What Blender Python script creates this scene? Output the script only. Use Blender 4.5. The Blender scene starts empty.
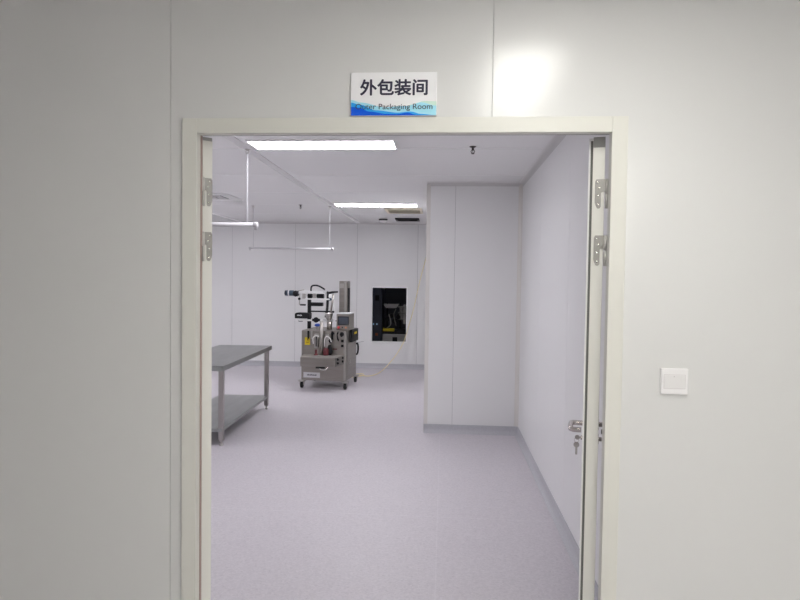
import bpy, bmesh, math, random
from mathutils import Vector, Matrix
random.seed(7)
S = bpy.context.scene
COL = S.collection
PI = math.pi
CEIL = 2.61

# ------------------------------------------------------------------ materials
def mat(name, color, rough=.5, metal=0., spec=.5, emit=None, emit_strength=0., noise=None, bump=None, coat=0.):
    m = bpy.data.materials.new(name); m.use_nodes = True
    nt = m.node_tree; b = nt.nodes['Principled BSDF']
    b.inputs['Base Color'].default_value = (*color, 1)
    b.inputs['Roughness'].default_value = rough
    b.inputs['Metallic'].default_value = metal
    b.inputs['Specular IOR Level'].default_value = spec
    b.inputs['Coat Weight'].default_value = coat
    if emit:
        b.inputs['Emission Color'].default_value = (*emit, 1)
        b.inputs['Emission Strength'].default_value = emit_strength
    if noise:                                   # (scale xyz, amount): fine tonal variation of the surface itself
        sc, amt = noise
        tc = nt.nodes.new('ShaderNodeTexCoord'); mp = nt.nodes.new('ShaderNodeMapping')
        mp.inputs['Scale'].default_value = sc
        nz = nt.nodes.new('ShaderNodeTexNoise'); nz.inputs['Scale'].default_value = 1; nz.inputs['Detail'].default_value = 3
        mr = nt.nodes.new('ShaderNodeMapRange')
        mr.inputs['From Min'].default_value = .3; mr.inputs['From Max'].default_value = .7
        mr.inputs['To Min'].default_value = 1-amt; mr.inputs['To Max'].default_value = 1+amt
        mx = nt.nodes.new('ShaderNodeVectorMath'); mx.operation = 'SCALE'
        mx.inputs[0].default_value = color
        L = nt.links.new
        L(tc.outputs['Object'], mp.inputs['Vector']); L(mp.outputs['Vector'], nz.inputs['Vector'])
        L(nz.outputs['Fac'], mr.inputs['Value']); L(mr.outputs['Result'], mx.inputs['Scale'])
        L(mx.outputs['Vector'], b.inputs['Base Color'])
        if bump:
            bp = nt.nodes.new('ShaderNodeBump'); bp.inputs['Strength'].default_value = bump; bp.inputs['Distance'].default_value = .002
            L(nz.outputs['Fac'], bp.inputs['Height']); L(bp.outputs['Normal'], b.inputs['Normal'])
    return m

def floor_material():
    m = mat('speckled_vinyl', (.6, .58, .62), .42, 0, .4); nt = m.node_tree; b = nt.nodes['Principled BSDF']; L = nt.links.new
    tc = nt.nodes.new('ShaderNodeTexCoord')
    vo = nt.nodes.new('ShaderNodeTexVoronoi'); vo.inputs['Scale'].default_value = 95
    nz = nt.nodes.new('ShaderNodeTexNoise'); nz.inputs['Scale'].default_value = 60; nz.inputs['Detail'].default_value = 4
    sx = nt.nodes.new('ShaderNodeSeparateColor'); L(vo.outputs['Color'], sx.inputs[0])
    cr = nt.nodes.new('ShaderNodeValToRGB'); e = cr.color_ramp.elements
    e[0].position = 0; e[0].color = FLOOR_A; e[1].position = 1; e[1].color = FLOOR_D
    a = e.new(.25); a.color = FLOOR_B; a = e.new(.8); a.color = FLOOR_C
    ad = nt.nodes.new('ShaderNodeMath'); ad.operation = 'MULTIPLY_ADD'; ad.inputs[1].default_value = .55
    ml = nt.nodes.new('ShaderNodeMath'); ml.operation = 'MULTIPLY'; ml.inputs[1].default_value = .45
    L(nz.outputs['Fac'], ml.inputs[0]); L(sx.outputs[0], ad.inputs[0]); L(ml.outputs[0], ad.inputs[2]); L(ad.outputs[0], cr.inputs[0])
    L(tc.outputs['Object'], vo.inputs['Vector']); L(tc.outputs['Object'], nz.inputs['Vector'])
    # welded sheet seams: one across the room, one along it
    sp = nt.nodes.new('ShaderNodeSeparateXYZ'); L(tc.outputs['Object'], sp.inputs[0])
    def near(sock, v, w):
        s = nt.nodes.new('ShaderNodeMath'); s.operation = 'SUBTRACT'; s.inputs[1].default_value = v; L(sock, s.inputs[0])
        q = nt.nodes.new('ShaderNodeMath'); q.operation = 'ABSOLUTE'; L(s.outputs[0], q.inputs[0])
        c = nt.nodes.new('ShaderNodeMath'); c.operation = 'LESS_THAN'; c.inputs[1].default_value = w; L(q.outputs[0], c.inputs[0])
        return c.outputs[0]
    mm = nt.nodes.new('ShaderNodeMath'); mm.operation = 'MAXIMUM'
    L(near(sp.outputs['Y'], 4.13, .004), mm.inputs[0]); L(near(sp.outputs['X'], -.02, .0025), mm.inputs[1])
    mx = nt.nodes.new('ShaderNodeMixRGB'); mx.inputs[2].default_value = (.74, .72, .75, 1)
    m2 = nt.nodes.new('ShaderNodeMath'); m2.operation = 'MULTIPLY'; m2.inputs[1].default_value = .25; L(mm.outputs[0], m2.inputs[0])
    L(m2.outputs[0], mx.inputs[0]); L(cr.outputs[0], mx.inputs[1]); L(mx.outputs[0], b.inputs['Base Color'])
    # broad soft unevenness in the gloss
    n2 = nt.nodes.new('ShaderNodeTexNoise'); n2.inputs['Scale'].default_value = 1.3; L(tc.outputs['Object'], n2.inputs['Vector'])
    r2 = nt.nodes.new('ShaderNodeMapRange'); r2.inputs['To Min'].default_value = .34; r2.inputs['To Max'].default_value = .5
    L(n2.outputs['Fac'], r2.inputs['Value']); L(r2.outputs['Result'], b.inputs['Roughness'])
    return m
FLOOR_A = (.43, .405, .44, 1); FLOOR_B = (.55, .52, .555, 1); FLOOR_C = (.62, .588, .622, 1); FLOOR_D = (.70, .67, .70, 1)

M = {}
M['panel'] = mat('coated_wall_panel', (.72, .722, .708), .22, 0, .5)
M['inner_panel'] = mat('coated_inner_wall_panel', (.81, .81, .81), .33, 0, .45)
M['seam'] = mat('panel_joint_sealant', (.60, .60, .59), .6)
M['inner_seam'] = mat('dark_panel_joint', (.30, .30, .31), .6)
M['ceiling_strip'] = mat('ceiling_joint_strip', (.80, .80, .80), .4)
M['ceiling'] = mat('coated_ceiling_panel', (.89, .89, .89), .26, 0, .5)
M['trim'] = mat('grey_aluminium_cove', (.63, .625, .62), .4, .1)
M['pale_trim'] = mat('pale_aluminium_cove', (.73, .71, .68), .4, .1)
M['floor'] = floor_material()
M['skirting'] = mat('grey_vinyl_cove_skirting', (.50, .50, .53), .5, 0, .35, noise=((90, 90, 90), .06))
M['frame'] = mat('cream_painted_steel', (.725, .72, .662), .38, 0, .45)
M['leaf_skin'] = mat('white_door_skin', (.74, .74, .73), .35)
M['leaf_edge'] = mat('cream_door_edge', (.74, .735, .685), .4)
M['plug'] = mat('grey_end_plug', (.37, .37, .355), .5)
M['gasket'] = mat('dark_rubber_gasket', (.13, .13, .12), .7)
M['pink_gasket'] = mat('brownish_pink_rubber', (.40, .30, .27), .6)
M['steel'] = mat('brushed_steel', (.52, .50, .48), .33, 1.)
M['hinge'] = mat('satin_hinge_steel', (.36, .35, .325), .45, .35)
M['knuckle'] = mat('hinge_pin_steel', (.60, .59, .56), .35, .5)
M['screw'] = mat('bright_screw_steel', (.74, .73, .70), .25, 1.)
M['chrome'] = mat('polished_steel', (.62, .58, .55), .22, 1.)
M['table_top'] = mat('worn_table_steel', (.37, .385, .375), .28, 1., noise=((9, 2, 9), .12))
M['table_leg'] = mat('table_leg_steel', (.43, .405, .395), .28, 1.)
M['machine'] = mat('machine_stainless_sheet', (.35, .326, .30), .36, .9, noise=((3, 3, 40), .07))
M['machine_pale'] = mat('machine_pale_sheet', (.42, .40, .375), .42, .6)
M['white_paint'] = mat('white_painted_metal', (.80, .80, .80), .4)
M['bright_white'] = mat('bright_white_paint', (.93, .93, .93), .4)
M['rod'] = mat('white_plastic_tube', (.56, .55, .57), .6, 0, .1)
M['chain'] = mat('zinc_chain', (.50, .50, .52), .55, .1)
M['black'] = mat('black_plastic', (.008, .008, .010), .5, 0, .3)
M['charcoal'] = mat('charcoal_metal', (.012, .012, .014), .5, 0, .3)
M['motor'] = mat('blue_grey_motor', (.07, .10, .14), .4, .4)
M['rubber'] = mat('black_rubber_tyre', (.02, .02, .02), .7)
M['screen'] = mat('dark_glass_screen', (.045, .05, .065), .15, 0, .5, emit=(.35, .40, .52), emit_strength=.03)
M['red'] = mat('red_plastic', (.55, .02, .03), .4)
M['dark_red'] = mat('dark_red_rubber', (.11, .012, .018), .55)
M['orange'] = mat('orange_plastic', (.75, .32, .16), .4)
M['yellow'] = mat('yellow_label', (.80, .60, .02), .5)
M['blue'] = mat('blue_plastic', (.02, .07, .38), .35)
M['hose'] = mat('yellow_air_hose', (.88, .77, .45), .5)
M['white_cable'] = mat('white_cable', (.85, .84, .82), .5)
M['plate_white'] = mat('white_name_plate', (.72, .72, .74), .4)
M['ink'] = mat('dark_navy_ink', (.022, .018, .05), .5)
M['sign_white'] = mat('white_sign_board', (.93, .93, .94), .25, 0, .5)
M['wave_pale'] = mat('pale_cyan_print', (.40, .80, .95), .25)
M['wave_green'] = mat('pale_green_print', (.66, .86, .76), .25)
M['wave_sky'] = mat('sky_blue_print', (.03, .40, .90), .25)
M['wave_deep'] = mat('deep_blue_print', (.004, .11, .78), .25)
M['switch'] = mat('white_switch_plastic', (.88, .87, .87), .3)
M['rocker'] = mat('white_rocker_plastic', (.80, .79, .785), .3)
M['gap_shade'] = mat('painted_gap_shade', (.70, .68, .68), .4)  # darker plastic tone, the rocker's shadow gap put into colour
M['dot'] = mat('grey_mark', (.45, .42, .42), .5)
M['sprinkler'] = mat('dark_bronze', (.10, .09, .085), .4, .8)
M['grille'] = mat('cream_grille', (.62, .56, .44), .5)
M['dark_void'] = mat('dark_duct', (.03, .03, .032), .7)
M['detector'] = mat('white_detector_plastic', (.80, .80, .80), .4)
M['unlit_tone'] = mat('painted_unlit_panel', (.10, .10, .115), .5)  # dark base colour stands in for the lack of light in the back room
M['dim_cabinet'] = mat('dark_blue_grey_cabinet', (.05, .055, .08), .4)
M['dim_steel'] = mat('dull_machine_steel', (.50, .48, .47), .45, .4)
M['lcd'] = mat('indicator_lamp', (.2, .4, .6), .4, emit=(.45, .65, .9), emit_strength=.5)
M['orange_mark'] = mat('orange_cabinet_mark', (.35, .09, .03), .5)
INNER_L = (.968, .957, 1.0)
M['lamp_inner'] = mat('cool_led_diffuser', (.9, .9, .9), .5, emit=INNER_L, emit_strength=27)
M['lamp_corridor'] = mat('neutral_led_diffuser', (.9, .9, .9), .5, emit=(1.0, .99, .935), emit_strength=18.5)
M['lamp_corridor_fill'] = mat('added_corridor_fill', (.9, .9, .9), .5, emit=(1.0, .99, .935), emit_strength=57)  # strong emission for the added fill light behind the viewer
M['lamp_back_fill'] = mat('added_back_room_fill', (.9, .9, .9), .5, emit=(.9, .93, 1.0), emit_strength=4.5)  # weak emission for the fill light added in the back room

# ------------------------------------------------------------------ mesh builder
class MB:
    def __init__(s): s.bm = bmesh.new()
    def box(s, lo, hi, mtx=None):
        x0, y0, z0 = lo; x1, y1, z1 = hi
        vs = [s.bm.verts.new(Vector(p)) for p in ((x0,y0,z0),(x1,y0,z0),(x1,y1,z0),(x0,y1,z0),(x0,y0,z1),(x1,y0,z1),(x1,y1,z1),(x0,y1,z1))]
        for f in ((0,3,2,1),(4,5,6,7),(0,1,5,4),(1,2,6,5),(2,3,7,6),(3,0,4,7)): s.bm.faces.new([vs[i] for i in f])
        if mtx is not None: bmesh.ops.transform(s.bm, matrix=mtx, verts=vs)
        return s
    def tube(s, pts, r, n=12, caps=True):
        pts = [Vector(p) for p in pts]; rs = r if isinstance(r, (list, tuple)) else [r]*len(pts)
        rings = []; prev = None
        for i, p in enumerate(pts):
            d = (pts[min(i+1, len(pts)-1)] - pts[max(i-1, 0)])
            d = d.normalized() if d.length > 1e-9 else Vector((0,0,1))
            if prev is None:
                a = Vector((0,0,1)) if abs(d.z) < .9 else Vector((1,0,0))
                u = d.cross(a).normalized()
            else:
                u = (prev - d*prev.dot(d)).normalized()
            prev = u; v = d.cross(u)
            rings.append([s.bm.verts.new(p + (u*math.cos(2*PI*k/n) + v*math.sin(2*PI*k/n))*rs[i]) for k in range(n)])
        for a, b in zip(rings, rings[1:]):
            for k in range(n):
                f = s.bm.faces.new((a[k], a[(k+1)%n], b[(k+1)%n], b[k])); f.smooth = True
        if caps:
            s.bm.faces.new(list(reversed(rings[0]))); s.bm.faces.new(rings[-1])
        return s
    def lathe(s, prof, c=(0,0,0), n=24, mtx=None):
        """profile of (radius, z) about the z axis"""
        rings = []; allv = []
        for r, z in prof:
            ring = [s.bm.verts.new((c[0]+r*math.cos(2*PI*k/n), c[1]+r*math.sin(2*PI*k/n), c[2]+z)) for k in range(n)]
            rings.append(ring); allv += ring
        for a, b in zip(rings, rings[1:]):
            for k in range(n): s.bm.faces.new((a[k], a[(k+1)%n], b[(k+1)%n], b[k]))
        s.bm.faces.new(list(reversed(rings[0]))); s.bm.faces.new(rings[-1])
        if mtx is not None: bmesh.ops.transform(s.bm, matrix=mtx, verts=allv)
        return s
    def prism(s, poly, vec):
        a = [s.bm.verts.new(Vector(p)) for p in poly]; b = [s.bm.verts.new(Vector(p)+Vector(vec)) for p in poly]
        n = len(poly)
        s.bm.faces.new(list(reversed(a))); s.bm.faces.new(b)
        for k in range(n): s.bm.faces.new((a[k], a[(k+1)%n], b[(k+1)%n], b[k]))
        return s
    def torus(s, c, R, r, axis='z', n=24, m=8, arc=2*PI, start=0):
        pts = []
        for k in range(n+1):
            t = start + arc*k/n; ca, sa = R*math.cos(t), R*math.sin(t)
            d = {'z': (ca, sa, 0), 'y': (ca, 0, sa), 'x': (0, ca, sa)}[axis]
            pts.append((c[0]+d[0], c[1]+d[1], c[2]+d[2]))
        return s.tube(pts, r, m)
    def build(s, name, m, parent=None, bevel=0., seg=2, loc=None):
        bmesh.ops.recalc_face_normals(s.bm, faces=s.bm.faces[:])
        me = bpy.data.meshes.new(name); s.bm.to_mesh(me); s.bm.free()
        o = bpy.data.objects.new(name, me); COL.objects.link(o)
        me.materials.append(M[m] if isinstance(m, str) else m)
        if parent is not None: o.parent = parent
        if loc is not None: o.location = loc
        if bevel:
            b = o.modifiers.new('bevel', 'BEVEL'); b.width = bevel; b.segments = seg; b.limit_method = 'ANGLE'
        return o

def smooth(pts, n=8):
    P = [Vector(p) for p in pts]; out = []
    for i in range(len(P)-1):
        p0, p1, p2, p3 = P[max(i-1,0)], P[i], P[i+1], P[min(i+2, len(P)-1)]
        for k in range(n):
            t = k/n
            out.append(.5*((2*p1)+(p2-p0)*t+(2*p0-5*p1+4*p2-p3)*t*t+(3*p1-p0-3*p2+p3)*t**3))
    out.append(P[-1]); return out

def tag(o, label=None, cat=None, group=None, kind=None):
    if label: o['label'] = label
    if cat: o['category'] = cat
    if group: o['group'] = group
    if kind: o['kind'] = kind
    return o
def thing(name, label, cat, loc=(0,0,0), rz=0., group=None):
    o = bpy.data.objects.new(name, None); COL.objects.link(o); o.location = loc; o.rotation_euler = (0, 0, rz); o.empty_display_size = .1
    return tag(o, label, cat, group)
def struct(o, label=None, cat=None): return tag(o, label, cat, kind='structure')
def copy_tree(o, parent=None):
    c = o.copy(); COL.objects.link(c)
    if parent is not None: c.parent = parent
    for ch in [q for q in bpy.data.objects if q.parent == o]: copy_tree(ch, c)
    return c

# ------------------------------------------------------------------ the room shell
def panels(mb, back, axis, const, th, a0, a1, z0, z1, seams, gap=.0026):
    """sandwich panels standing edge to edge along an axis, with joints left open to a recessed backing"""
    edges = [a0]+[s for s in seams if a0 < s < a1]+[a1]
    sgn = 1 if th > 0 else -1
    for i in range(len(edges)-1):
        p = edges[i]+(gap/2 if i else 0); q = edges[i+1]-(gap/2 if i < len(edges)-2 else 0)
        lo, hi = sorted((const, const+th))
        mb.box((p, lo, z0), (q, hi, z1)) if axis == 'x' else mb.box((lo, p, z0), (hi, q, z1))
    if back is not None:
        lo, hi = sorted((const+sgn*.004, const+th*.9))
        e = .004
        back.box((a0+e, lo, z0+e), (a1-e, hi, z1-e)) if axis == 'x' else back.box((lo, a0+e, z0+e), (hi, a1-e, z1-e))

def wall(name, mlabel, spans, label):
    a, b = MB(), MB()
    for s in spans: panels(a, b, *s, gap=.0042 if name == 'wall_back' else .0026)
    o = struct(a.build(name, mlabel), label, 'wall')
    b.build('panel_joints', 'inner_seam' if mlabel == 'inner_panel' else 'seam', o)
    return o

YW0, YW1 = 2.122, 2.172        # front wall faces
XL, XR, ZH = -.885, .567, 2.118  # structural opening
wall('wall_front', 'panel', [
    ('x', YW0, YW1-YW0, -6.2, XL, 0, CEIL, [-5.4, -4.3, -3.2, -2.09, -.966]),
    ('x', YW0, YW1-YW0, XL, XR, ZH, CEIL, [.152]),
    ('x', YW0, YW1-YW0, XR, 2.4, 0, CEIL, [1.28])], 'white corridor wall of smooth panels around the double doorway')
wall('wall_right', 'inner_panel', [('y', .79, .06, 2.172, 6.5, 0, CEIL, [2.86, 4.01, 5.2])], 'long white panel wall on the right beyond the doorway')
wall('wall_partition', 'inner_panel', [('x', 6.45, .05, -.187, .79, 0, CEIL, [.106]),
                                       ('y', -.187, .05, 6.5, 11.0, 0, CEIL, [7.6, 8.8, 10.0])], 'projecting white panel wall at the right of the room')
WX0, WX1, WZ0, WZ1 = -1.283, -.662, .482, 1.455
wall('wall_back', 'inner_panel', [
    ('x', 11.0, .06, -6.2, WX0, 0, CEIL, [-5.0, -3.853, -2.687, -1.56]),
    ('x', 11.0, .06, WX0, WX1, WZ1, CEIL, []), ('x', 11.0, .06, WX0, WX1, 0, WZ0, []),
    ('x', 11.0, .06, WX1, -.187, 0, CEIL, [-.475])], 'far white panel wall with the small opening')
wall('wall_left', 'inner_panel', [('y', -6.2, -.06, 2.172, 11.06, 0, CEIL, [3.4, 4.6, 5.8, 7, 8.2, 9.4])], 'white panel wall on the left of the packing room')
wall('wall_corridor_rear', 'panel', [('x', -2.2, -.05, -6.2, 2.4, 0, CEIL, [-2, -.9, .2, 1.3])], 'white panel wall of the corridor behind the viewer')
wall('wall_corridor_left', 'panel', [('y', -6.2, -.05, -2.2, 2.122, 0, CEIL, [0, 1.1])], 'white panel wall closing the left end of the corridor')
wall('wall_corridor_right', 'panel', [('y', 2.4, .05, -2.2, 2.122, 0, CEIL, [0, 1.1])], 'white panel wall closing the right end of the corridor')

struct(MB().box((-6.3, -2.3, -.06), (2.5, 14.3, 0)).build('floor', 'floor'), 'pale lilac-grey speckled vinyl floor', 'floor')
# ceiling: panels with thin cross joints and wider bands that run into the room
a, b = MB(), MB()
xs = [-6.26, -5.82, -3.69, -1.555, .85]; ys = [2.122, 3.55, 4.77, 5.99, 7.2, 8.4, 9.56, 11.06]
for i in range(4):
    for j in range(7):
        gx0 = .036 if i else 0; gx1 = .036 if i < 3 else 0
        a.box((xs[i]+gx0, ys[j]+.0035, CEIL), (xs[i+1]-gx1, ys[j+1]-.0035, CEIL+.05))
b.box((-6.25, 2.13, CEIL+.004), (.84, 11.05, CEIL+.045))
ce = struct(a.build('ceiling', 'ceiling'), 'glossy pale grey panel ceiling of the packing room', 'ceiling'); b.build('panel_joints', 'inner_seam', ce)
tb = MB()
for x in xs[1:4]: tb.box((x-.032, 2.14, CEIL-.002), (x+.032, 10.99, CEIL+.02))
tb.build('joint_strip', 'ceiling_strip', ce)
struct(MB().box((-6.25, -2.25, CEIL), (2.45, 2.122, CEIL+.05)).build('ceiling.001', 'ceiling'), 'pale ceiling of the corridor', 'ceiling')

# cove trims (quarter-round aluminium) and cove skirtings
def cove(r=.035, n=5):
    return [(0, 0), (r, 0)] + [(r-r*math.sin(t), r-r*math.cos(t)) for t in [PI/2*k/n for k in range(1, n)]] + [(0, r)]
struct(MB().prism([(.79-p, 2.18, CEIL-q) for p, q in cove(.042)], (0, 4.27, 0)).build('trim_1', 'trim'), 'grey cove strip where the right wall meets the ceiling', 'trim')
struct(MB().prism([(-.187, 6.45-p, CEIL-q) for p, q in cove()], (.977, 0, 0)).build('trim_2', 'trim'), 'grey cove strip along the top of the projecting wall', 'trim')
struct(MB().prism([(.79-p, 6.45-q, .09) for p, q in cove(.04)], (0, 0, CEIL-.09)).build('trim_3', 'pale_trim'), 'pale upright cove in the corner by the right wall', 'trim')
struct(MB().prism([(-.192, 6.444, 0), (-.152, 6.444, 0), (-.152, 6.449, 0), (-.187, 6.449, 0), (-.187, 6.49, 0), (-.192, 6.49, 0)], (0, 0, CEIL)).build('trim_4', 'pale_trim'), 'pale corner guard on the edge of the projecting wall', 'trim')
struct(MB().prism([(-6.2, 11-p, CEIL-q) for p, q in cove(.03)], (6.013, 0, 0)).build('trim_5', 'trim'), 'grey cove strip along the top of the far wall', 'trim')
SK = [(0, 0), (.034, 0), (.030, .004), (.016, .014), (.008, .028), (.005, .045), (.005, .09), (0, .09)]
struct(MB().prism([(.79-p, 2.2, q) for p, q in SK], (0, 4.25, 0)).build('baseboard_right', 'skirting'), 'grey vinyl skirting along the right wall', 'baseboard')
struct(MB().prism([(-.187, 6.444-p, q) for p, q in SK], (.977, 0, 0)).build('baseboard_partition', 'skirting'), 'grey vinyl skirting below the projecting wall', 'baseboard')
struct(MB().prism([(-.188-min(p, .006), 6.444, q) for p, q in SK[2:]+[(0, 0), (.006, 0)]], (0, 4.556, 0)).build('baseboard_partition_side', 'skirting'), 'grey vinyl skirting on the hidden side of the projecting wall', 'baseboard')
struct(MB().prism([(-6.2, 11-p, q) for p, q in SK], (6.0, 0, 0)).build('baseboard_back', 'skirting'), 'grey vinyl skirting below the far wall', 'baseboard')
struct(MB().prism([(-6.2+p, 2.2, q) for p, q in SK], (0, 8.8, 0)).build('baseboard_left', 'skirting'), 'grey vinyl skirting below the left wall', 'baseboard')

# small opening in the far wall, edged in white metal
w = MB()
fw = .015
w.box((WX0-.004, 10.984, WZ1-.004), (WX1+fw, 11.07, WZ1+fw)); w.box((WX0-.004, 10.984, WZ0-fw), (WX1+fw, 11.07, WZ0+.004))
w.box((WX1-.003, 10.984, WZ0+.004), (WX1+fw, 11.07, WZ1-.004)); w.box((WX0-.004, 10.984, WZ0+.004), (WX0+.003, 11.07, WZ1-.004))
struct(w.build('window_1', 'bright_white'), 'white-edged opening in the far wall showing a dark room', 'window')

# ------------------------------------------------------------------ the double doorway
# steel frame: flat face to the corridor, a shallow stop, a rebate behind for the leaves
xl, xr, zt, fwid = -.920, .601, 2.152, .052
f = MB()
def frame_run(mb, y0, y1, inner, outer):
    (il, ir, iz), (ol, orr, oz) = inner, outer
    mb.box((ol, y0, 0), (il, y1, oz)); mb.box((ir, y0, 0), (orr, y1, oz)); mb.box((il, y0, iz), (ir, y1, oz))
frame_run(f, 2.11, 2.1225, (xl+fwid, xr-fwid, zt-fwid), (xl, xr, zt))
frame_run(f, 2.1225, 2.146, (xl+fwid, xr-fwid, zt-fwid), (-.884, .566, 2.117))
frame_run(f, 2.146, 2.176, (-.8815, .5635, 2.114), (-.884, .566, 2.117))
tr = struct(f.build('trim_6', 'frame', bevel=.0015), 'cream painted steel frame around the double doorway', 'door frame')
g = MB(); g.box((-.8815, 2.1465, 0), (-.8635, 2.154, 2.1)); g.build('rubber_seal', 'pink_gasket', tr)
g = MB(); g.box((-.8815, 2.1465, 2.1005), (.5635, 2.153, 2.1135)); g.build('rubber_seal', 'gasket', tr)
# dark joint between frame and wall on the left
g = MB(); g.box((xl-.004, 2.1165, 0), (xl, 2.1225, zt)); g.build('sealant_line', 'seam', tr)

def door(name, label, corner, ang, side):
    """leaf with its visible hinge edge at local origin; local x runs along the leaf, local y across its thickness (towards `side`)"""
    root = thing(name, label, 'door', (corner[0], corner[1], 0), math.radians(ang)); tag(root, kind='structure')
    T = .0405*side; W = .70; Z1 = 2.1; FS = -.32 if side < 0 else 0
    def bx(mb, x0, x1, t0, t1, z0, z1):
        lo, hi = sorted((t0*T, t1*T)); return mb.box((x0, lo, z0), (x1, hi, z1))
    bx(MB(), .0045, W, FS, .95, .008, Z1-.002).build('leaf_core', 'leaf_skin', root)
    e = MB(); PH = .036 if side < 0 else .012
    bx(e, -.004, .004, .02, 1, .008, Z1-PH); e.build('edge_profile', 'leaf_edge', root, .001)
    e = MB(); bx(e, -.003, .004, .04, 1, Z1-PH, Z1); e.build('end_plug', 'plug', root)
    if side < 0:
        e = MB(); bx(e, .001, .0045, -.18, .02, .008, Z1-.012); e.build('edge_gasket', 'gasket', root)
        e = MB(); bx(e, -.003, .0045, FS, -.18, .008, Z1-.02); e.build('face_skin', 'leaf_skin', root)
    for z0, z1 in ((1.855, 1.955), (1.658, 1.762), (.28, .385)):
        hz = (z0+z1)/2; L = z1-z0
        h = MB()
        # flag plate on the leaf edge: full width above, narrow below, rounded ends
        pl = []
        yo = [.30, 1.10, 1.10, .78, .78]; 
        prof = [(.36, z0+.006), (.46, z0), (.64, z0), (.74, z0+.006), (.74, z0+L*.52), (.80, z0+L*.56), (1.06, z0+L*.56), (1.06, z1), (.34, z1), (.24, z1-.008), (.24, z0+.02)]
        h.prism([(-.0065, (p-(.2 if side > 0 else 0))*T, q) for p, q in prof], (.0028, 0, 0))
        hp = h.build('hinge', 'hinge', root)
        k = MB()
        kx, ky = (-.004, 1.20*T) if side < 0 else (-.0115, .93*T)
        k.tube([(kx, ky, z0), (kx, ky, z0+L*.50)], .0062, 14); k.build('lower_knuckle', 'knuckle', hp)
        k = MB(); k.tube([(kx, ky, z0+L*.515), (kx, ky, z1)], .0062, 14); k.build('upper_knuckle', 'knuckle', hp)
        fp = MB(); ay, by = (1.40, 1.46) if side < 0 else (1.04, 1.10)
        fp.box((-.0255, min(ay*T, by*T), z0), (-.004, max(ay*T, by*T), z0+L*.5)); fp.build('frame_plate', 'hinge', hp)
        sc = MB()
        for zz in (.12, .42, .68, .88):
            for yy in ((.5,) if zz < .5 else (.45,)):
                sc.lathe([(.0034, 0), (.0034, .0012), (.0015, .0018)], n=10, mtx=Matrix.Translation((-.0063, (yy-(.17 if side > 0 else 0))*T+(.006*side if zz == .68 else 0), z0+zz*L)) @ Matrix.Rotation(-PI/2, 4, 'Y'))
        sc.build('screw_heads', 'screw', hp)
    return root, T, W

d1, T1, W1 = door('door_1', 'left door leaf swung inwards, seen on its hinged edge', (-.8425, 2.19), 133, 1)
d2, T2, W2 = door('door_2', 'right door leaf swung inwards, with lever handle and lock', (.506, 2.19), 76.5, -1)
# lever handles and lock of the right leaf
hx = .628; hz = .967
def lever(parent, s, face):
    m = MB(); pts = [(hx, face, hz), (hx, face+s*.045, hz), (hx-.006, face+s*.058, hz), (hx-.02, face+s*.064, hz), (hx-.11, face+s*.064, hz), (hx-.128, face+s*.058, hz), (hx-.135, face+s*.045, hz), (hx-.135, face+s*.018, hz)]
    m.tube(smooth(pts, 5), .0112, 14); h = m.build('lever_handle', 'chrome', parent)
    r = MB(); r.lathe([(.024, 0), (.026, .003), (.026, .008), (.022, .010)], n=24, mtx=Matrix.Translation((hx, face, hz)) @ Matrix.Rotation(-s*PI/2, 4, 'X')); r.build('rose', 'chrome', h)
    c = MB(); c.lathe([(.024, 0), (.025, .003), (.025, .008), (.021, .010)], n=24, mtx=Matrix.Translation((hx, face, hz-.066)) @ Matrix.Rotation(-s*PI/2, 4, 'X'))
    c.lathe([(.0095, .008), (.0095, .022)], n=16, mtx=Matrix.Translation((hx, face, hz-.066)) @ Matrix.Rotation(-s*PI/2, 4, 'X')); c.build('lock_cylinder', 'chrome', parent)
lever(d2, 1, .0070); lever(d2, -1, T2*.95)
M2 = Matrix.Translation((.506, 2.19, 0)) @ Matrix.Rotation(math.radians(76.5), 4, 'Z')
kp = M2 @ Vector((hx, .0070+.0195, hz-.066))
ky = thing('door_key', 'steel key left in the lock of the right door, spare key hanging below', 'key', kp, math.radians(76.5))
k = MB(); k.box((-.0012, .0, -.004), (.0012, .008, .004)); k.lathe([(.010, -.0012), (.011, 0), (.010, .0012)], n=20, mtx=Matrix.Translation((0, .017, 0)) @ Matrix.Rotation(PI/2, 4, 'Y')); k.build('inserted_key', 'steel', ky, .0005)
k = MB(); k.torus((0, .020, -.013), .010, .0009, 'x', 20, 6); k.build('key_ring', 'chrome', ky)
k = MB(); k.lathe([(.012, -.0012), (.013, 0), (.012, .0012)], n=20, mtx=Matrix.Translation((0, .020, -.034)) @ Matrix.Rotation(PI/2, 4, 'Y')); k.box((-.0012, .0155, -.078), (.0012, .0245, -.044)); k.build('hanging_key', 'steel', ky, .0005)

# ------------------------------------------------------------------ sign over the door
SY = 2.1215
sg = thing('room_sign', 'white sign with blue waves and Chinese lettering above the doorway', 'sign', (-.1815, SY, 2.2305))
hw, hh = .1465, .0735
MB().box((-hw, -.010, -hh), (hw, 0, hh)).build('sign_board', 'sign_white', sg, .001)
def wave(name, m, top, y, x0=-hw+.001, x1=hw-.001):
    b = MB(); n = 40; poly = []
    for k in range(n+1):
        t = k/n; x = x0+(x1-x0)*t; poly.append((x, -y, -hh+.001+max(.0003, top(t))))
    b.prism([(x1, -y, -hh+.001), (x0, -y, -hh+.001)] + poly, (0, .0004, 0)); b.build(name, m, sg)
def interp(ks):
    def fn(t):
        for (a, va), (b, vb) in zip(ks, ks[1:]):
            if a <= t <= b:
                u = (t-a)/(b-a); u = u*u*(3-2*u); return va+(vb-va)*u
        return ks[-1][1]
    return fn
H = 2*hh
wave('printed_wave', 'wave_green', interp([(0, 0), (.45, .0), (.72, .25*H), (.86, .33*H), (1, .32*H)]), .0104)
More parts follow.
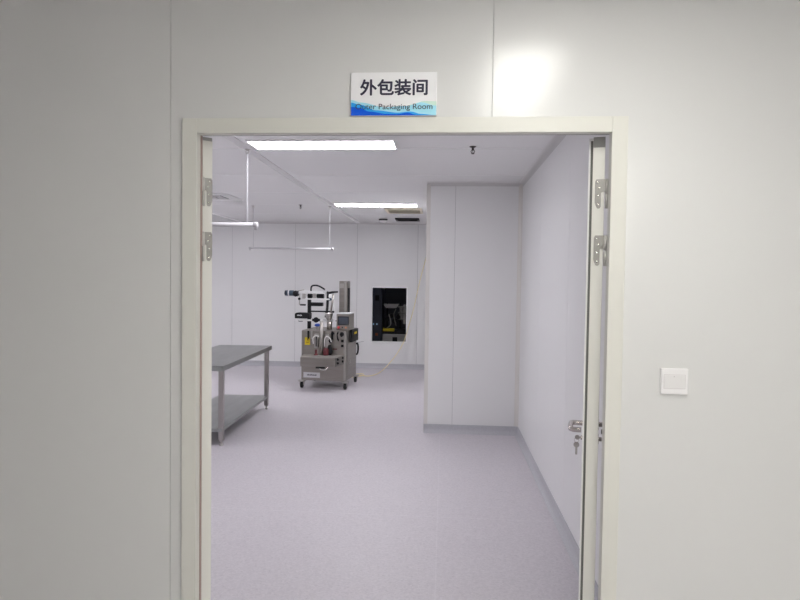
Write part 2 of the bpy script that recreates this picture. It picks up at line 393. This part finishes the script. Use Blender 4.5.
wave('printed_wave', 'wave_pale', interp([(0, .36*H), (.12, .30*H), (.4, .19*H), (.66, .22*H), (.82, .30*H), (1, .22*H)]), .0108)
wave('printed_wave', 'wave_sky', interp([(0, .30*H), (.1, .255*H), (.3, .12*H), (.55, .065*H), (.7, .09*H), (.83, .03*H), (1, .0)]), .0112)
wave('printed_wave', 'wave_deep', interp([(0, .20*H), (.09, .185*H), (.22, .09*H), (.42, .04*H), (.55, .03*H), (.66, .065*H), (.78, .01*H), (1, 0)]), .0116)
def lettering(body, cx, cz, y, name, width, height, stroke=0.):
    """text turned into a mesh; a heavier stroke is the same outline repeated a hair to every side"""
    c = bpy.data.curves.new(name, 'FONT'); c.body = body; c.size = .06; c.align_x = 'CENTER'; c.align_y = 'CENTER'
    t = bpy.data.objects.new(name, c); COL.objects.link(t); bpy.context.view_layer.update()
    src = bpy.data.meshes.new_from_object(t.evaluated_get(bpy.context.evaluated_depsgraph_get()))
    bpy.data.objects.remove(t); bpy.data.curves.remove(c)
    xs_ = [v.co.x for v in src.vertices]; ys_ = [v.co.y for v in src.vertices]
    mx, my = (max(xs_)+min(xs_))/2, (max(ys_)+min(ys_))/2
    sx, sy = (width-2*stroke)/(max(xs_)-min(xs_)), (height-2*stroke)/(max(ys_)-min(ys_))
    vs, fs = [], []
    for k in range(13 if stroke else 1):
        dx, dy = (0, 0) if k == 0 else (stroke*math.cos(PI*k/6), stroke*math.sin(PI*k/6))
        n = len(vs)
        vs += [((v.co.x-mx)*sx+dx, -.00003*k, (v.co.y-my)*sy+dy) for v in src.vertices]
        fs += [[n+i for i in p.vertices] for p in src.polygons]
    me = bpy.data.meshes.new(name); me.from_pydata(vs, [], fs); me.materials.append(M['ink']); bpy.data.meshes.remove(src)
    o = bpy.data.objects.new(name, me); COL.objects.link(o); o.parent = sg; o.location = (cx, -y, cz); return o
lettering('\u5916\u5305\u88c5\u95f4', .0005, .0225, .0106, 'chinese_lettering', .231, .0555, .0016)
lettering('Outer Packaging Room', .0015, -.0455, .0124, 'english_lettering', .262, .0245)

# ------------------------------------------------------------------ light switch on the corridor wall
sw = thing('light_switch', 'square white wall switch right of the doorway', 'light switch', (.7735, YW0, 1.2725))
MB().box((-.0445, -.010, -.0435), (.0445, 0, .0435)).build('cover_plate', 'switch', sw, .003, 3)
MB().box((-.0335, -.0118, -.0225), (.0335, -.0095, .0215)).build('rocker', 'rocker', sw, .0008)
k = MB()
k.box((-.0358, -.0107, -.0248), (.0358, -.0095, .0238)); k.build('rocker_shadow_gap', 'gap_shade', sw)  # darker rim painted as the shadow gap round the rocker
MB().box((-.0035, -.0124, .0150), (-.0008, -.0115, .0178)).build('rocker_mark', 'dot', sw)

# ------------------------------------------------------------------ ceiling fittings
def panel_light(label, x0, x1, y0, y1, m, group=None, z=CEIL):
    cx, cy = (x0+x1)/2, (y0+y1)/2; hx_, hy_ = (x1-x0)/2, (y1-y0)/2
    t = thing('ceiling_light', label, 'ceiling light', (cx, cy, z), 0, group)
    b = MB(); e = .012
    b.box((-hx_, -hy_, -.009), (hx_, -hy_+e, 0)); b.box((-hx_, hy_-e, -.009), (hx_, hy_, 0)); b.box((-hx_, -hy_+e, -.009), (-hx_+e, hy_-e, 0)); b.box((hx_-e, -hy_+e, -.009), (hx_, hy_-e, 0))
    b.build('light_frame', 'white_paint', t)
    MB().box((-hx_+e, -hy_+e, -.007), (hx_-e, hy_-e, -.001)).build('diffuser', m, t)
    return t
panel_light('long flat LED ceiling light nearest the doorway', -1.475, -.375, 4.475, 4.775, 'lamp_inner', 'flat ceiling lights of the packing room')
panel_light('long flat LED ceiling light farther back near the cream grille', -1.50, -.375, 8.21, 8.52, 'lamp_inner', 'flat ceiling lights of the packing room')
panel_light('added unseen LED ceiling light in the far left bay, nearer row', -4.9, -3.8, 4.475, 4.845, 'lamp_inner', 'flat ceiling lights of the packing room')  # added out of view to brighten the room
panel_light('added unseen LED ceiling light in the far left bay, farther row', -4.9, -3.8, 8.21, 8.62, 'lamp_inner', 'flat ceiling lights of the packing room')  # second unseen light added to brighten the left of the room
panel_light('flat LED ceiling light in the corridor just before the doorway', .20, .52, .40, 1.52, 'lamp_corridor', 'flat ceiling lights of the corridor')
panel_light('added unseen LED fill light in the corridor behind the viewer', .75, 1.85, -1.90, -1.58, 'lamp_corridor_fill', 'flat ceiling lights of the corridor')  # added fill that brightens the corridor wall, itself out of view
panel_light('added unseen fill light in the dark room behind the far opening', -1.6, -.7, 11.7, 11.95, 'lamp_back_fill')  # added fill that lifts what shows through the opening

def sprinkler(label, x, y):
    t = thing('sprinkler_head', label, 'sprinkler', (x, y, CEIL), 0, 'fire sprinklers')
    MB().lathe([(.026, 0), (.026, -.003), (.016, -.008), (.010, -.010)]).build('escutcheon', 'sprinkler', t)
    b = MB(); b.lathe([(.009, -.01), (.009, -.028), (.006, -.03)]); b.tube([(.009, 0, -.026), (.014, 0, -.038), (.004, 0, -.052)], .0028, 8); b.tube([(-.009, 0, -.026), (-.014, 0, -.038), (-.004, 0, -.052)], .0028, 8); b.tube([(0, 0, -.028), (0, 0, -.05)], .0022, 8); b.build('frame_arms', 'sprinkler', t)
    MB().lathe([(.004, -.05), (.013, -.053), (.013, -.055), (.004, -.057)]).build('deflector', 'sprinkler', t)
sprinkler('dark sprinkler head on the ceiling just inside the doorway, near the right wall', .20, 4.71)
sprinkler('dark sprinkler head far back on the ceiling beyond the nearer rail', -1.985, 8.40)

t = thing('smoke_detector', 'round white smoke detector on the ceiling near the far wall', 'smoke detector', (-1.035, 10.33, CEIL))
MB().lathe([(.075, 0), (.075, -.012), (.066, -.018), (.066, -.022)], n=32).build('detector_base', 'charcoal', t)
MB().lathe([(.070, -.022), (.068, -.036), (.045, -.050), (.02, -.054)], n=32).build('detector_head', 'detector', t)

def louvre(name, label, x0, x1, y0, y1, mframe, mback, n, depth=.022, slat_m=None, cat='air vent'):
    cx, cy = (x0+x1)/2, (y0+y1)/2; a_, b_ = (x1-x0)/2, (y1-y0)/2
    t = thing(name, label, cat, (cx, cy, CEIL)); e = .035
    k = MB(); k.box((-a_, -b_, -depth), (a_, -b_+e, 0)); k.box((-a_, b_-e, -depth), (a_, b_, 0)); k.box((-a_, -b_+e, -depth), (-a_+e, b_-e, 0)); k.box((a_-e, -b_+e, -depth), (a_, b_-e, 0)); k.build('vent_frame', mframe, t, .003)
    MB().box((-a_+e, -b_+e, -.004), (a_-e, b_-e, 0)).build('duct_back', mback, t)
    for i in range(n):
        yy = -b_+e+(2*b_-2*e)*(i+.5)/n
        s_ = MB(); s_.box((-a_+e, -.011, -.0015), (a_-e, .011, .0015), Matrix.Translation((0, yy, -depth*.55)) @ Matrix.Rotation(math.radians(32), 4, 'X')); s_.build('slat', slat_m or mframe, t)
    return t
louvre('return_air_grille', 'cream louvred air grille behind the farther ceiling light', -.86, -.33, 8.74, 9.27, 'grille', 'dark_void', 6)
louvre('exhaust_vent', 'dark rectangular exhaust vent on the ceiling by the far wall', -.82, -.425, 10.12, 10.48, 'charcoal', 'dark_void', 5)
# square diffuser on the left
t = thing('air_diffuser', 'square white air diffuser on the ceiling at left above the rails', 'air vent', (-2.93, 7.62, CEIL))
k = MB()
for a_, b_, z0, z1 in ((.30, .17, 0, -.006), (.145, .125, -.004, -.014), (.105, .085, -.006, -.016)):
    for (x0, y0, x1, y1) in ((-a_, -a_, a_, -b_), (-a_, b_, a_, a_), (-a_, -b_, -b_, b_), (b_, -b_, a_, b_)): k.box((x0, y0, z1), (x1, y1, z0))
k.build('diffuser_cones', 'white_paint', t)
MB().box((-.17, -.17, -.003), (.17, .17, 0)).build('duct_back', 'dark_void', t)
MB().box((-.06, -.06, -.018), (.06, .06, -.012)).build('centre_plate', 'trim', t)

# ------------------------------------------------------------------ hanging rails
def chain(mb, x, y, z0, z1, link):
    n = max(2, int((z1-z0)/(link*.78))); st = (z1-z0)/n
    for i in range(n):
        c = z0+st*(i+.5); hl, w_ = st*.62, link*.3
        loop = [((w_*math.cos(q)), hl*math.sin(q)) for q in [2*PI*j/10 for j in range(11)]]
        pts = [(x+p, y, c+q) if i % 2 else (x, y+p, c+q) for p, q in loop]
        mb.tube(pts, link*.09, 5, caps=False)
def rail(label, x0, x1, y, z, r, cx0, cx1, link):
    t = thing('hanging_rail', label, 'hanging rail', ((x0+x1)/2, y, z), 0, 'white rails hung from the ceiling'); mx = (x0+x1)/2
    MB().tube([(x0-mx, 0, 0), (x1-mx, 0, 0)], r, 16).build('rail_tube', 'rod', t)
    for x, s in ((x0, -1), (x1, 1)):
        k = MB(); k.tube([(x-mx-s*.005, 0, 0), (x-mx+s*.028, 0, 0)], r*1.25, 16); k.tube([(x-mx+s*.013, 0, 0), (x-mx+s*.013, 0, -r*2.6)], r*.7, 12); k.build('end_cap', 'rod', t)
    for x in (cx0, cx1):
        k = MB(); chain(k, x-mx, 0, r*.8, CEIL-z-.03, link); c = k.build('chain', 'chain', t)
        k = MB(); k.lathe([(.022, 0), (.022, -.006), (.008, -.012)], c=(x-mx, 0, CEIL-z)); k.torus((x-mx, 0, CEIL-z-.024), .013, .003, 'y', 16, 6); k.build('ceiling_hook', 'steel', c)
rail('thicker white rail hung on chains, nearer the doorway at left', -2.72, -1.50, 4.786, 2.018, .0165, -2.62, -1.558, .021)
rail('thin white rail hung on wires farther back, left of the small far opening', -2.725, -1.575, 8.545, 2.018, .013, -2.69, -1.603, .015)

# ------------------------------------------------------------------ steel work table
TX0, TX1, TY0, TY1, TZ = -2.72, -2.072, 5.605, 7.42, .768
tb = thing('work_table', 'stainless steel work table with a lower shelf at left', 'table', ((TX0+TX1)/2, (TY0+TY1)/2, 0), math.radians(1.6))
hx_, hy_ = (TX1-TX0)/2, (TY1-TY0)/2
MB().box((-hx_, -hy_, TZ-.048), (hx_, hy_, TZ)).build('table_top', 'table_top', tb, .002, 2)
MB().box((-hx_+.025, -hy_+.05, .135), (hx_-.025, hy_-.06, .165)).build('lower_shelf', 'table_top', tb, .003)
for sx in (-1, 1):
    for sy in (-1, 1):
        px, py = sx*(hx_-.043), sy*(hy_-.08)
        lg = MB().box((px-.023, py-.023, .045), (px+.023, py+.023, TZ-.047)).build('leg', 'table_leg', tb, .003)
        MB().lathe([(.020, 0), (.020, .016), (.013, .022), (.011, .05)], c=(px, py, 0), n=16).build('adjustable_foot', 'steel', lg)

# ------------------------------------------------------------------ the packaging machine
pm = thing('packaging_machine', 'stainless steel vertical packaging machine on castors before the far wall', 'machine', (-1.70, 9.16, 0), math.radians(-5))
B = MB()
B.box((-.33, -.33, .115), (.33, .33, .848)); B.build('cabinet_body', 'machine', pm, .008, 3)
MB().box((.300, -.340, .118), (.331, -.329, .84)).build('corner_post', 'machine_pale', pm, .003)
MB().box((-.331, -.340, .118), (-.300, -.329, .84)).build('corner_post', 'machine', pm, .003)
k = MB(); k.box((.329, -.24, .16), (.337, .26, .655)); sd = k.build('side_door', 'machine', pm, .002)
MB().tube([(.340, -.15, .40), (.352, -.15, .40), (.352, -.15, .34), (.340, -.15, .34)], .005, 8).build('door_handle', 'screw', sd)
# projecting work shelf
poly = [(-.305, -.331), (-.245, -.66), (.257, -.66), (.305, -.331)]
MB().prism([(x, y, .365) for x, y in poly], (0, 0, .125)).build('work_shelf', 'machine', pm, .006, 2)
MB().prism([(x*.985, y*.99-.002, .490) for x, y in poly], (0, 0, .008)).build('shelf_top', 'machine_pale', pm, .002)
MB().box((-.018, -.662, .340), (.113, -.645, .3645)).build('discharge_slot', 'black', pm)
k = MB(); k.tube(smooth([(.03, -.64, .362), (.045, -.655, .335), (.09, -.66, .322), (.135, -.655, .335), (.15, -.64, .365)], 6), .010, 10); k.build('guide_loop', 'screw', pm)
np_ = MB().box((-.312, -.3365, .155), (-.052, -.3295, .232)).build('name_plate', 'plate_white', pm)
k = MB(); xx = -.245
while xx < -.105:                      # blurred run of dark marks, as unreadable as in the photograph
    ww = random.choice((.008, .011, .014)); k.box((xx, -.3375, .186), (xx+ww, -.3364, .186+random.choice((.014, .018, .020)))); xx += ww+.003
k.build('plate_marks', 'ink', np_)
wl = MB().box((-.285, -.3325, .632), (-.205, -.3295, .742)).build('warning_label', 'yellow', pm)
k = MB(); k.prism([(-.255, -.3335, .697), (-.225, -.3335, .697), (-.240, -.3335, .725)], (0, .001, 0)); k.box((-.262, -.3335, .672), (-.220, -.3325, .677)); k.box((-.262, -.3335, .660), (-.228, -.3325, .665)); k.build('warning_symbol', 'dark_red', wl)
# switches and knobs on the front
for z in (.703, .632):
    s_ = MB().box((.260, -.342, z-.018), (.300, -.329, z+.018)).build('square_switch', 'charcoal', pm, .003)
    MB().box((.269, -.345, z-.010), (.291, -.341, z+.010)).build('switch_key', 'black', s_, .002)
for x in (.236, .282):
    for z in (.485, .434):
        MB().lathe([(.018, 0), (.018, .012), (.013, .02), (.013, .026)], n=16, mtx=Matrix.Translation((.281+(x-.257)*.148*2, -.505+(x-.257)*4.4, z-.018)) @ Matrix.Rotation(-.145, 4, 'Z') @ Matrix.Rotation(PI/2, 4, 'Y')).build('control_knob', 'black', pm)
k = MB(); k.lathe([(.030, 0), (.032, .012), (.022, .03), (.020, .05)], n=20, mtx=Matrix.Translation((.272, -.329, .80)) @ Matrix.Rotation(PI/2, 4, 'X')); k.box((.262, -.385, .765), (.282, -.378, .835)); k.build('main_switch', 'black', pm, .002)
for z in (.79, .805): MB().tube(smooth([(.215, -.332, z+.03), (.205, -.352, z), (.212, -.352, z-.06), (.222, -.332, z-.09)], 5), .006, 8).build('cable', 'charcoal', pm)
# electrical box with a yellow label on the right side, coiled lead behind
eb = MB().box((.331, -.10, .665), (.372, .285, .848)).build('electrical_box', 'charcoal', pm, .004)
MB().box((.3715, .02, .775), (.374, .17, .808)).build('yellow_sticker', 'yellow', eb)
k = MB(); k.torus((.338, .345, .52), .085, .014, 'x', 24, 8, PI*1.2, -PI*.6); k.build('power_lead', 'black', pm)
k = MB(); k.tube([(.30, .332, .60), (.34, .36, .615), (.44, .38, .635)], .004, 6); k.build('air_valve_rod', 'chain', pm)
# castors on corner brackets
for sx in (-1, 1):
    for sy in (-1, 1):
        px, py = sx*.325, sy*.325
        c = MB(); c.lathe([(.052, .098), (.055, .103), (.055, .118), (.048, .122)], c=(px, py, 0), n=20); c.box((px-.03, py-.02, .045), (px-.024, py+.022, .102)); c.box((px+.024, py-.02, .045), (px+.03, py+.022, .102)); c.box((px-.03, py-.03, .092), (px+.03, py+.03, .102))
        c = c.build('castor', 'steel', pm)
        MB().lathe([(.03, -.017), (.045, -.015), (.047, 0), (.045, .015), (.03, .017)], n=24, mtx=Matrix.Translation((px, py, .047)) @ Matrix.Rotation(PI/2, 4, 'Y')).build('castor_wheel', 'rubber', c)
# feeder column at the back
fc = MB().box((.085, .20, .845), (.212, .38, 1.567)).build('feeder_column', 'machine', pm, .004)
MB().box((.168, .192, .85), (.196, .201, 1.555)).build('column_lit_strip', 'machine_pale', fc)  # pale strip paints the lit edge of the column
MB().box((.2115, .225, .85), (.216, .36, 1.46)).build('column_dark_side', 'charcoal', fc)  # charcoal sheet paints the column's right side dark
MB().box((.095, .194, 1.46), (.155, .201, 1.53)).build('column_plate', 'steel', fc)
# control box with touch screen
cb = MB().box((.152, -.20, .850), (.355, .06, 1.095)).build('control_box', 'machine', pm, .006, 3)
MB().box((.150, -.203, 1.085), (.357, .063, 1.099)).build('box_lid', 'plate_white', cb, .003)
sb = MB().box((.172, -.209, .922), (.342, -.199, 1.052)).build('screen_bezel', 'black', cb, .003)
MB().box((.190, -.2105, .940), (.328, -.2088, 1.036)).build('touch_screen', 'screen', sb)
MB().lathe([(.012, 0), (.012, .012), (.019, .014), (.019, .024), (.012, .029)], n=20, mtx=Matrix.Translation((.190, -.200, .888)) @ Matrix.Rotation(PI/2, 4, 'X')).build('emergency_button', 'red', cb)
MB().lathe([(.010, 0), (.010, .010), (.006, .013)], n=16, mtx=Matrix.Translation((.243, -.200, .890)) @ Matrix.Rotation(PI/2, 4, 'X')).build('push_button', 'charcoal', cb)
MB().lathe([(.013, 0), (.013, .010), (.008, .013)], n=16, mtx=Matrix.Translation((.297, -.200, .888)) @ Matrix.Rotation(PI/2, 4, 'X')).build('push_button', 'orange', cb)
MB().prism([(.10, -.10, .975), (.152, -.10, .993), (.152, -.10, .960)], (0, .06, 0)).build('box_arm', 'black', pm)
# posts
MB().box((-.348, -.022, .845), (-.300, .022, 1.330)).build('support_post', 'charcoal', pm, .003)
MB().tube([(-.065, .0, 1.02), (-.045, .0, 1.16), (-.035, .0, 1.385)], .020, 12).build('support_post', 'charcoal', pm)
MB().tube([(.005, -.02, .985), (.025, -.02, 1.16), (.055, -.02, 1.38)], .013, 12).build('slanted_post', 'machine', pm)
MB().box((.058, -.01, 1.10), (.066, .01, 1.37)).build('guide_rod', 'white_paint', pm)
# film reel frame
MB().box((-.460, -.08, 1.372), (-.075, .10, 1.410)).build('reel_frame_plate', 'white_paint', pm, .003)
MB().box((-.365, -.09, 1.283), (.005, -.05, 1.304)).build('reel_frame_bar', 'white_paint', pm, .002)
for x in (-.395, -.235): MB().box((x-.022, -.06, 1.295), (x+.022, -.03, 1.375)).build('reel_bracket', 'steel', pm)
k = MB(); k.tube([(-.345, 0, 1.34), (-.285, 0, 1.34)], .036, 18); k.build('reel_hub', 'black', pm)
k = MB(); k.tube([(-.205, .0, 1.338), (-.10, .0, 1.338)], .034, 20); k.build('film_reel', 'charcoal', pm)
MB().box((-.345, -.02, 1.185), (-.12, .06, 1.24)).build('drive_box', 'charcoal', pm, .006)
MB().tube(smooth([(-.300, 0, 1.405), (-.300, 0, 1.455), (-.280, 0, 1.490), (-.225, 0, 1.497), (-.165, 0, 1.482), (-.110, 0, 1.452), (-.085, 0, 1.435)], 5), .0125, 10).build('curved_hose', 'black', pm)
rm = MB().tube([(-.690, 0, 1.375), (-.575, 0, 1.375)], .042, 20).build('reel_motor', 'motor', pm)
MB().tube([(-.705, 0, 1.375), (-.690, 0, 1.375)], .040, 20).build('motor_cap', 'black', rm)
MB().tube([(-.655, 0, 1.375), (-.635, 0, 1.375)], .0435, 20).build('motor_band', 'plate_white', rm)
k = MB(); k.tube([(-.575, 0, 1.368), (-.545, 0, 1.368), (-.50, 0, 1.368)], [.036, .048, .038], 18); k.build('motor_gearbox', 'charcoal', rm)
MB().tube([(-.50, 0, 1.378), (-.455, 0, 1.385)], .016, 10).build('motor_shaft', 'chain', rm)
MB().tube([(-.50, -.02, 1.41), (-.40, -.02, 1.43)], .007, 8).build('tension_rod', 'steel', pm)
k = MB(); k.tube([(-.470, -.03, 1.36), (-.470, -.03, 1.20)], .008, 8); k.build('dancer_rod', 'steel', pm)
MB().lathe([(.018, -.012), (.018, .012)], n=16, mtx=Matrix.Translation((-.470, -.04, 1.292)) @ Matrix.Rotation(PI/2, 4, 'X')).build('dancer_clamp', 'charcoal', pm)
MB().box((-.455, -.05, 1.190), (-.375, -.01, 1.212)).build('dancer_foot', 'black', pm, .003)
MB().tube([(-.30, -.02, 1.107), (.012, -.02, 1.107)], .0115, 10).build('cross_rod', 'black', pm)
MB().lathe([(.016, -.014), (.016, .014)], n=16, mtx=Matrix.Translation((.052, -.02, 1.103)) @ Matrix.Rotation(PI/2, 4, 'X')).build('rod_knob', 'black', pm)
k = MB(); k.tube([(-.060, .02, 1.40), (-.03, .02, 1.385), (.03, .02, 1.398), (.085, .10, 1.402)], [.014, .02, .017, .014], 10); k.build('top_link', 'charcoal', pm)
MB().lathe([(.020, -.02), (.024, 0), (.020, .02)], n=16, mtx=Matrix.Translation((.005, -.03, 1.292)) @ Matrix.Rotation(PI/2, 4, 'X')).build('clamp_knob', 'motor', pm)
MB().box((-.012, -.05, 1.32), (.030, -.02, 1.368)).build('sensor_block', 'white_paint', pm, .004)
# date coder on its tray
k = MB(); k.prism([(-.525, -.09, .998), (-.300, -.09, .998), (-.300, -.09, 1.080), (-.50, -.09, 1.085), (-.525, -.09, 1.065)], (0, .14, 0)); dc = k.build('coder_unit', 'black', pm, .008, 2)
k = MB()
for i in range(5): k.box((-.485+i*.016, -.0915, 1.036), (-.475+i*.016, -.0895, 1.053+.004*(i % 2)))
k.build('coder_marks', 'plate_white', dc)
MB().box((-.455, -.10, .962), (.035, .08, .984)).build('coder_tray', 'white_paint', pm, .003)
MB().box((-.475, -.06, .950), (-.415, -.02, .966)).build('tray_clip', 'charcoal', pm, .003)
k = MB(); k.lathe([(.032, -.02), (.042, -.012), (.042, .012), (.032, .02)], n=8, mtx=Matrix.Translation((-.158, -.20, .990)) @ Matrix.Rotation(PI/2, 4, 'X')); k.box((-.215, -.21, .972), (-.10, -.19, 1.008)); k.build('pull_wheel', 'black', pm)
MB().lathe([(.030, 0), (.046, .008), (.044, .028), (.020, .040)], c=(-.130, -.21, .897), n=24).build('blue_cap', 'blue', pm)
MB().lathe([(.030, 0), (.030, .055)], c=(-.130, -.21, .842), n=20).build('cap_stem', 'machine_pale', pm)
k = MB(); k.tube([(.02, -.10, .846), (.02, -.10, .962)], .040, 20); k.build('film_former', 'machine', pm)
k = MB(); k.lathe([(.030, 0), (.045, .03), (.062, .10), (.06, .105), (.03, .06)], c=(.010, -.10, .982), n=24); k.build('filling_funnel', 'steel', pm)
MB().tube([(-.018, -.385, .502), (-.018, -.385, .985)], .0255, 20).build('forming_tube', 'machine_pale', pm)
# sealing jaws, looped white cables, red grips
for x, w_ in ((-.095, .05), (.075, .06)):
    MB().box((x-w_/2, -.40, .60), (x+w_/2, -.33, .80)).build('sealing_jaw', 'steel', pm, .004)
for x in (-.23, -.18, .13): MB().box((x-.012, -.352, .72), (x+.012, -.33, .84)).build('guide_bar', 'charcoal' if x != -.18 else 'steel', pm, .003)
MB().tube(smooth([(-.132, -.41, .66), (-.135, -.42, .73), (-.115, -.425, .768), (-.075, -.425, .775), (-.045, -.42, .765)], 6), .0075, 8).build('white_cable', 'white_cable', pm)
MB().tube(smooth([(.035, -.41, .62), (.038, -.42, .72), (.060, -.425, .768), (.095, -.425, .765), (.125, -.42, .735), (.135, -.41, .69)], 6), .0075, 8).build('white_cable', 'white_cable', pm)
MB().lathe([(.030, 0), (.034, .02), (.022, .04)], n=18, mtx=Matrix.Translation((.110, -.36, .705)) @ Matrix.Rotation(PI/2, 4, 'X')).build('adjusting_knob', 'black', pm)
MB().lathe([(.022, 0), (.022, .03)], n=18, mtx=Matrix.Translation((.135, -.33, .81)) @ Matrix.Rotation(PI/2, 4, 'X')).build('adjusting_knob', 'black', pm)
MB().box((-.10, -.404, .62), (-.082, -.398, .78)).build('heater_rod', 'black', pm)
k = MB(); k.lathe([(.032, 0), (.030, .010), (.013, .024), (.015, .075), (.010, .082)], c=(-.085, -.43, .4985), n=18); k.build('red_grip', 'dark_red', pm)
k = MB(); k.lathe([(.034, 0), (.042, .03), (.036, .085), (.018, .108)], c=(.060, -.42, .4985), n=20); k.build('red_grip', 'dark_red', pm)
k = MB(); k.lathe([(.03, 0), (.042, .04), (.035, .10), (.02, .15)], c=(.105, -.385, .4985), n=18); k.build('cutter_guard', 'charcoal', pm)
MB().box((.135, -.3335, .575), (.20, -.3295, .590)).build('red_strip', 'dark_red', pm)

# yellow air hose from the machine up to the projecting wall
hp = [(-1.52, 9.53, .20), (-1.50, 9.66, .10), (-1.47, 9.82, .02), (-1.36, 9.98, .012), (-1.30, 10.12, .012), (-1.36, 10.24, .012), (-1.46, 10.18, .014), (-1.44, 10.05, .022), (-1.34, 10.01, .022), (-1.25, 10.02, .012), (-1.186, 10.06, .012), (-1.09, 10.32, .012), (-.997, 10.60, .068), (-.89, 10.69, .19), (-.786, 10.75, .333), (-.686, 10.8, .523), (-.60, 10.8, .82), (-.519, 10.8, 1.125), (-.42, 10.8, 1.60), (-.30, 10.8, 2.06), (-.245, 10.8, 2.27), (-.222, 10.8, 2.335)]
ah = tag(MB().tube(smooth(hp, 6), .0068, 8).build('air_hose', 'hose'), 'thin yellow air hose trailing from the machine past the far opening', 'hose')
MB().tube([(-.226, 10.8, 2.325), (-.206, 10.8, 2.375)], .015, 10).build('hose_coupling', 'steel', ah)

# ------------------------------------------------------------------ the dark room behind the far opening
wall('wall_dim_rear', 'unlit_tone', [('x', 14.2, .05, -3.2, .6, 0, CEIL, [])], 'back wall coloured dark as unlit, seen through the far opening')
wall('wall_dim_left', 'unlit_tone', [('y', -3.2, -.05, 11.06, 14.2, 0, CEIL, [])], 'side wall coloured dark for the unlit room')
wall('wall_dim_right', 'unlit_tone', [('y', .6, .05, 11.06, 14.2, 0, CEIL, [])], 'right side wall coloured dark for the unlit room')
struct(MB().box((-3.25, 11.06, CEIL), (.65, 14.25, CEIL+.05)).build('ceiling.002', 'unlit_tone'), 'ceiling coloured dark for the unlit room', 'ceiling')
struct(MB().box((-3.2, 11.064, 0), (.6, 14.2, .004)).build('floor.001', 'unlit_tone'), 'floor sheet coloured dark for the unlit room', 'floor')  # dark sheet over the floor in place of missing light
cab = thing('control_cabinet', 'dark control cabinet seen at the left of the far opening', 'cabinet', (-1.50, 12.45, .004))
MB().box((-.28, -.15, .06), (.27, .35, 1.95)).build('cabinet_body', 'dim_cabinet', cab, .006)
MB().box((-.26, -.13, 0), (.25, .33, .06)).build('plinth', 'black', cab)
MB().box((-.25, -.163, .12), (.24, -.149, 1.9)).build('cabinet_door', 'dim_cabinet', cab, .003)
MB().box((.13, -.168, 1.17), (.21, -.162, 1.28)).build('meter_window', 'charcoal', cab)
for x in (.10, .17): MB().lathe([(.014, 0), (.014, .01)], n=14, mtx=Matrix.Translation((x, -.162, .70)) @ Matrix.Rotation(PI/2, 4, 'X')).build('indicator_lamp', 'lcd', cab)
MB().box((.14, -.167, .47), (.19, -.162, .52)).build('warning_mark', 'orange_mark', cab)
dm = thing('filling_machine', 'dim steel machine with yellow guard seen through the far opening', 'machine', (-.86, 12.55, .004))
MB().box((-.355, -.25, .05), (.42, .45, .50)).build('machine_base', 'dim_steel', dm, .006)
MB().box((-.34, -.23, 0), (.40, .43, .05)).build('plinth', 'black', dm)
MB().box((-.155, -.258, .10), (-.058, -.248, .445)).build('base_door', 'black', dm, .003)
MB().box((-.355, -.22, .555), (-.125, -.12, .610)).build('yellow_guard', 'yellow', dm, .006)
MB().box((-.355, -.20, .50), (-.12, -.14, .555)).build('guard_mount', 'charcoal', dm)
MB().prism([(-.36, -.15, 1.10), (-.05, -.15, 1.10), (-.10, -.15, 1.02), (-.30, -.15, 1.02)], (0, .22, 0)).build('hopper', 'dim_steel', dm)
for x in (-.30, -.03, .14): MB().tube([(x, .1, .50), (x, .1, 1.12)], .014, 10).build('upright', 'charcoal', dm)
for x, z, r in ((-.27, .80, .045), (-.19, .86, .04), (-.13, .76, .05), (-.05, .84, .045)): MB().tube([(x, -.16, z), (x, .08, z)], r, 14).build('roller', 'charcoal', dm)
for x, z0, z1 in ((.0, .78, 1.04), (.07, .70, 1.09), (.15, .82, 1.02)): MB().box((x-.028, -.12, z0), (x+.028, .02, z1)).build('filling_head', 'dim_steel', dm, .006)
for z in (.80, .93, 1.05): MB().tube([(-.06, -.13, z), (.22, -.13, z)], .016, 10).build('cross_tube', 'dim_steel', dm)
for p in (((-.24, -.15, .9), (-.2, -.17, .7), (-.28, -.16, .62)), ((-.1, -.15, 1.0), (-.14, -.17, .88), (-.09, -.16, .66))): MB().tube(smooth(p, 5), .010, 8).build('pipe', 'dim_steel', dm)
MB().box((-.12, -.2, .50), (.36, .2, .60)).build('machine_deck', 'charcoal', dm, .004)

# ------------------------------------------------------------------ camera, world, view
cam = bpy.data.cameras.new('camera'); co = bpy.data.objects.new('camera', cam); COL.objects.link(co)
cam.sensor_width = 36; cam.lens = 616.9/800*36; cam.clip_start = .05
yaw, pitch, roll = .0709, .0329, .0138
R = Matrix.Rotation(yaw, 4, 'Z') @ Matrix.Rotation(PI/2-pitch, 4, 'X') @ Matrix.Rotation(roll, 4, 'Z')
co.matrix_world = Matrix.Translation((0, 0, 1.6)) @ R
S.camera = co
w = bpy.data.worlds.new('world'); S.world = w; w.use_nodes = True
w.node_tree.nodes['Background'].inputs[0].default_value = (0, 0, 0, 1)
S.view_settings.view_transform = 'Standard'; S.view_settings.look = 'None'
S.view_settings.exposure = 0.0; S.view_settings.gamma = 1.0; S.view_settings.use_curve_mapping = False
S.cycles.max_bounces = 12; S.cycles.diffuse_bounces = 8; S.cycles.glossy_bounces = 5
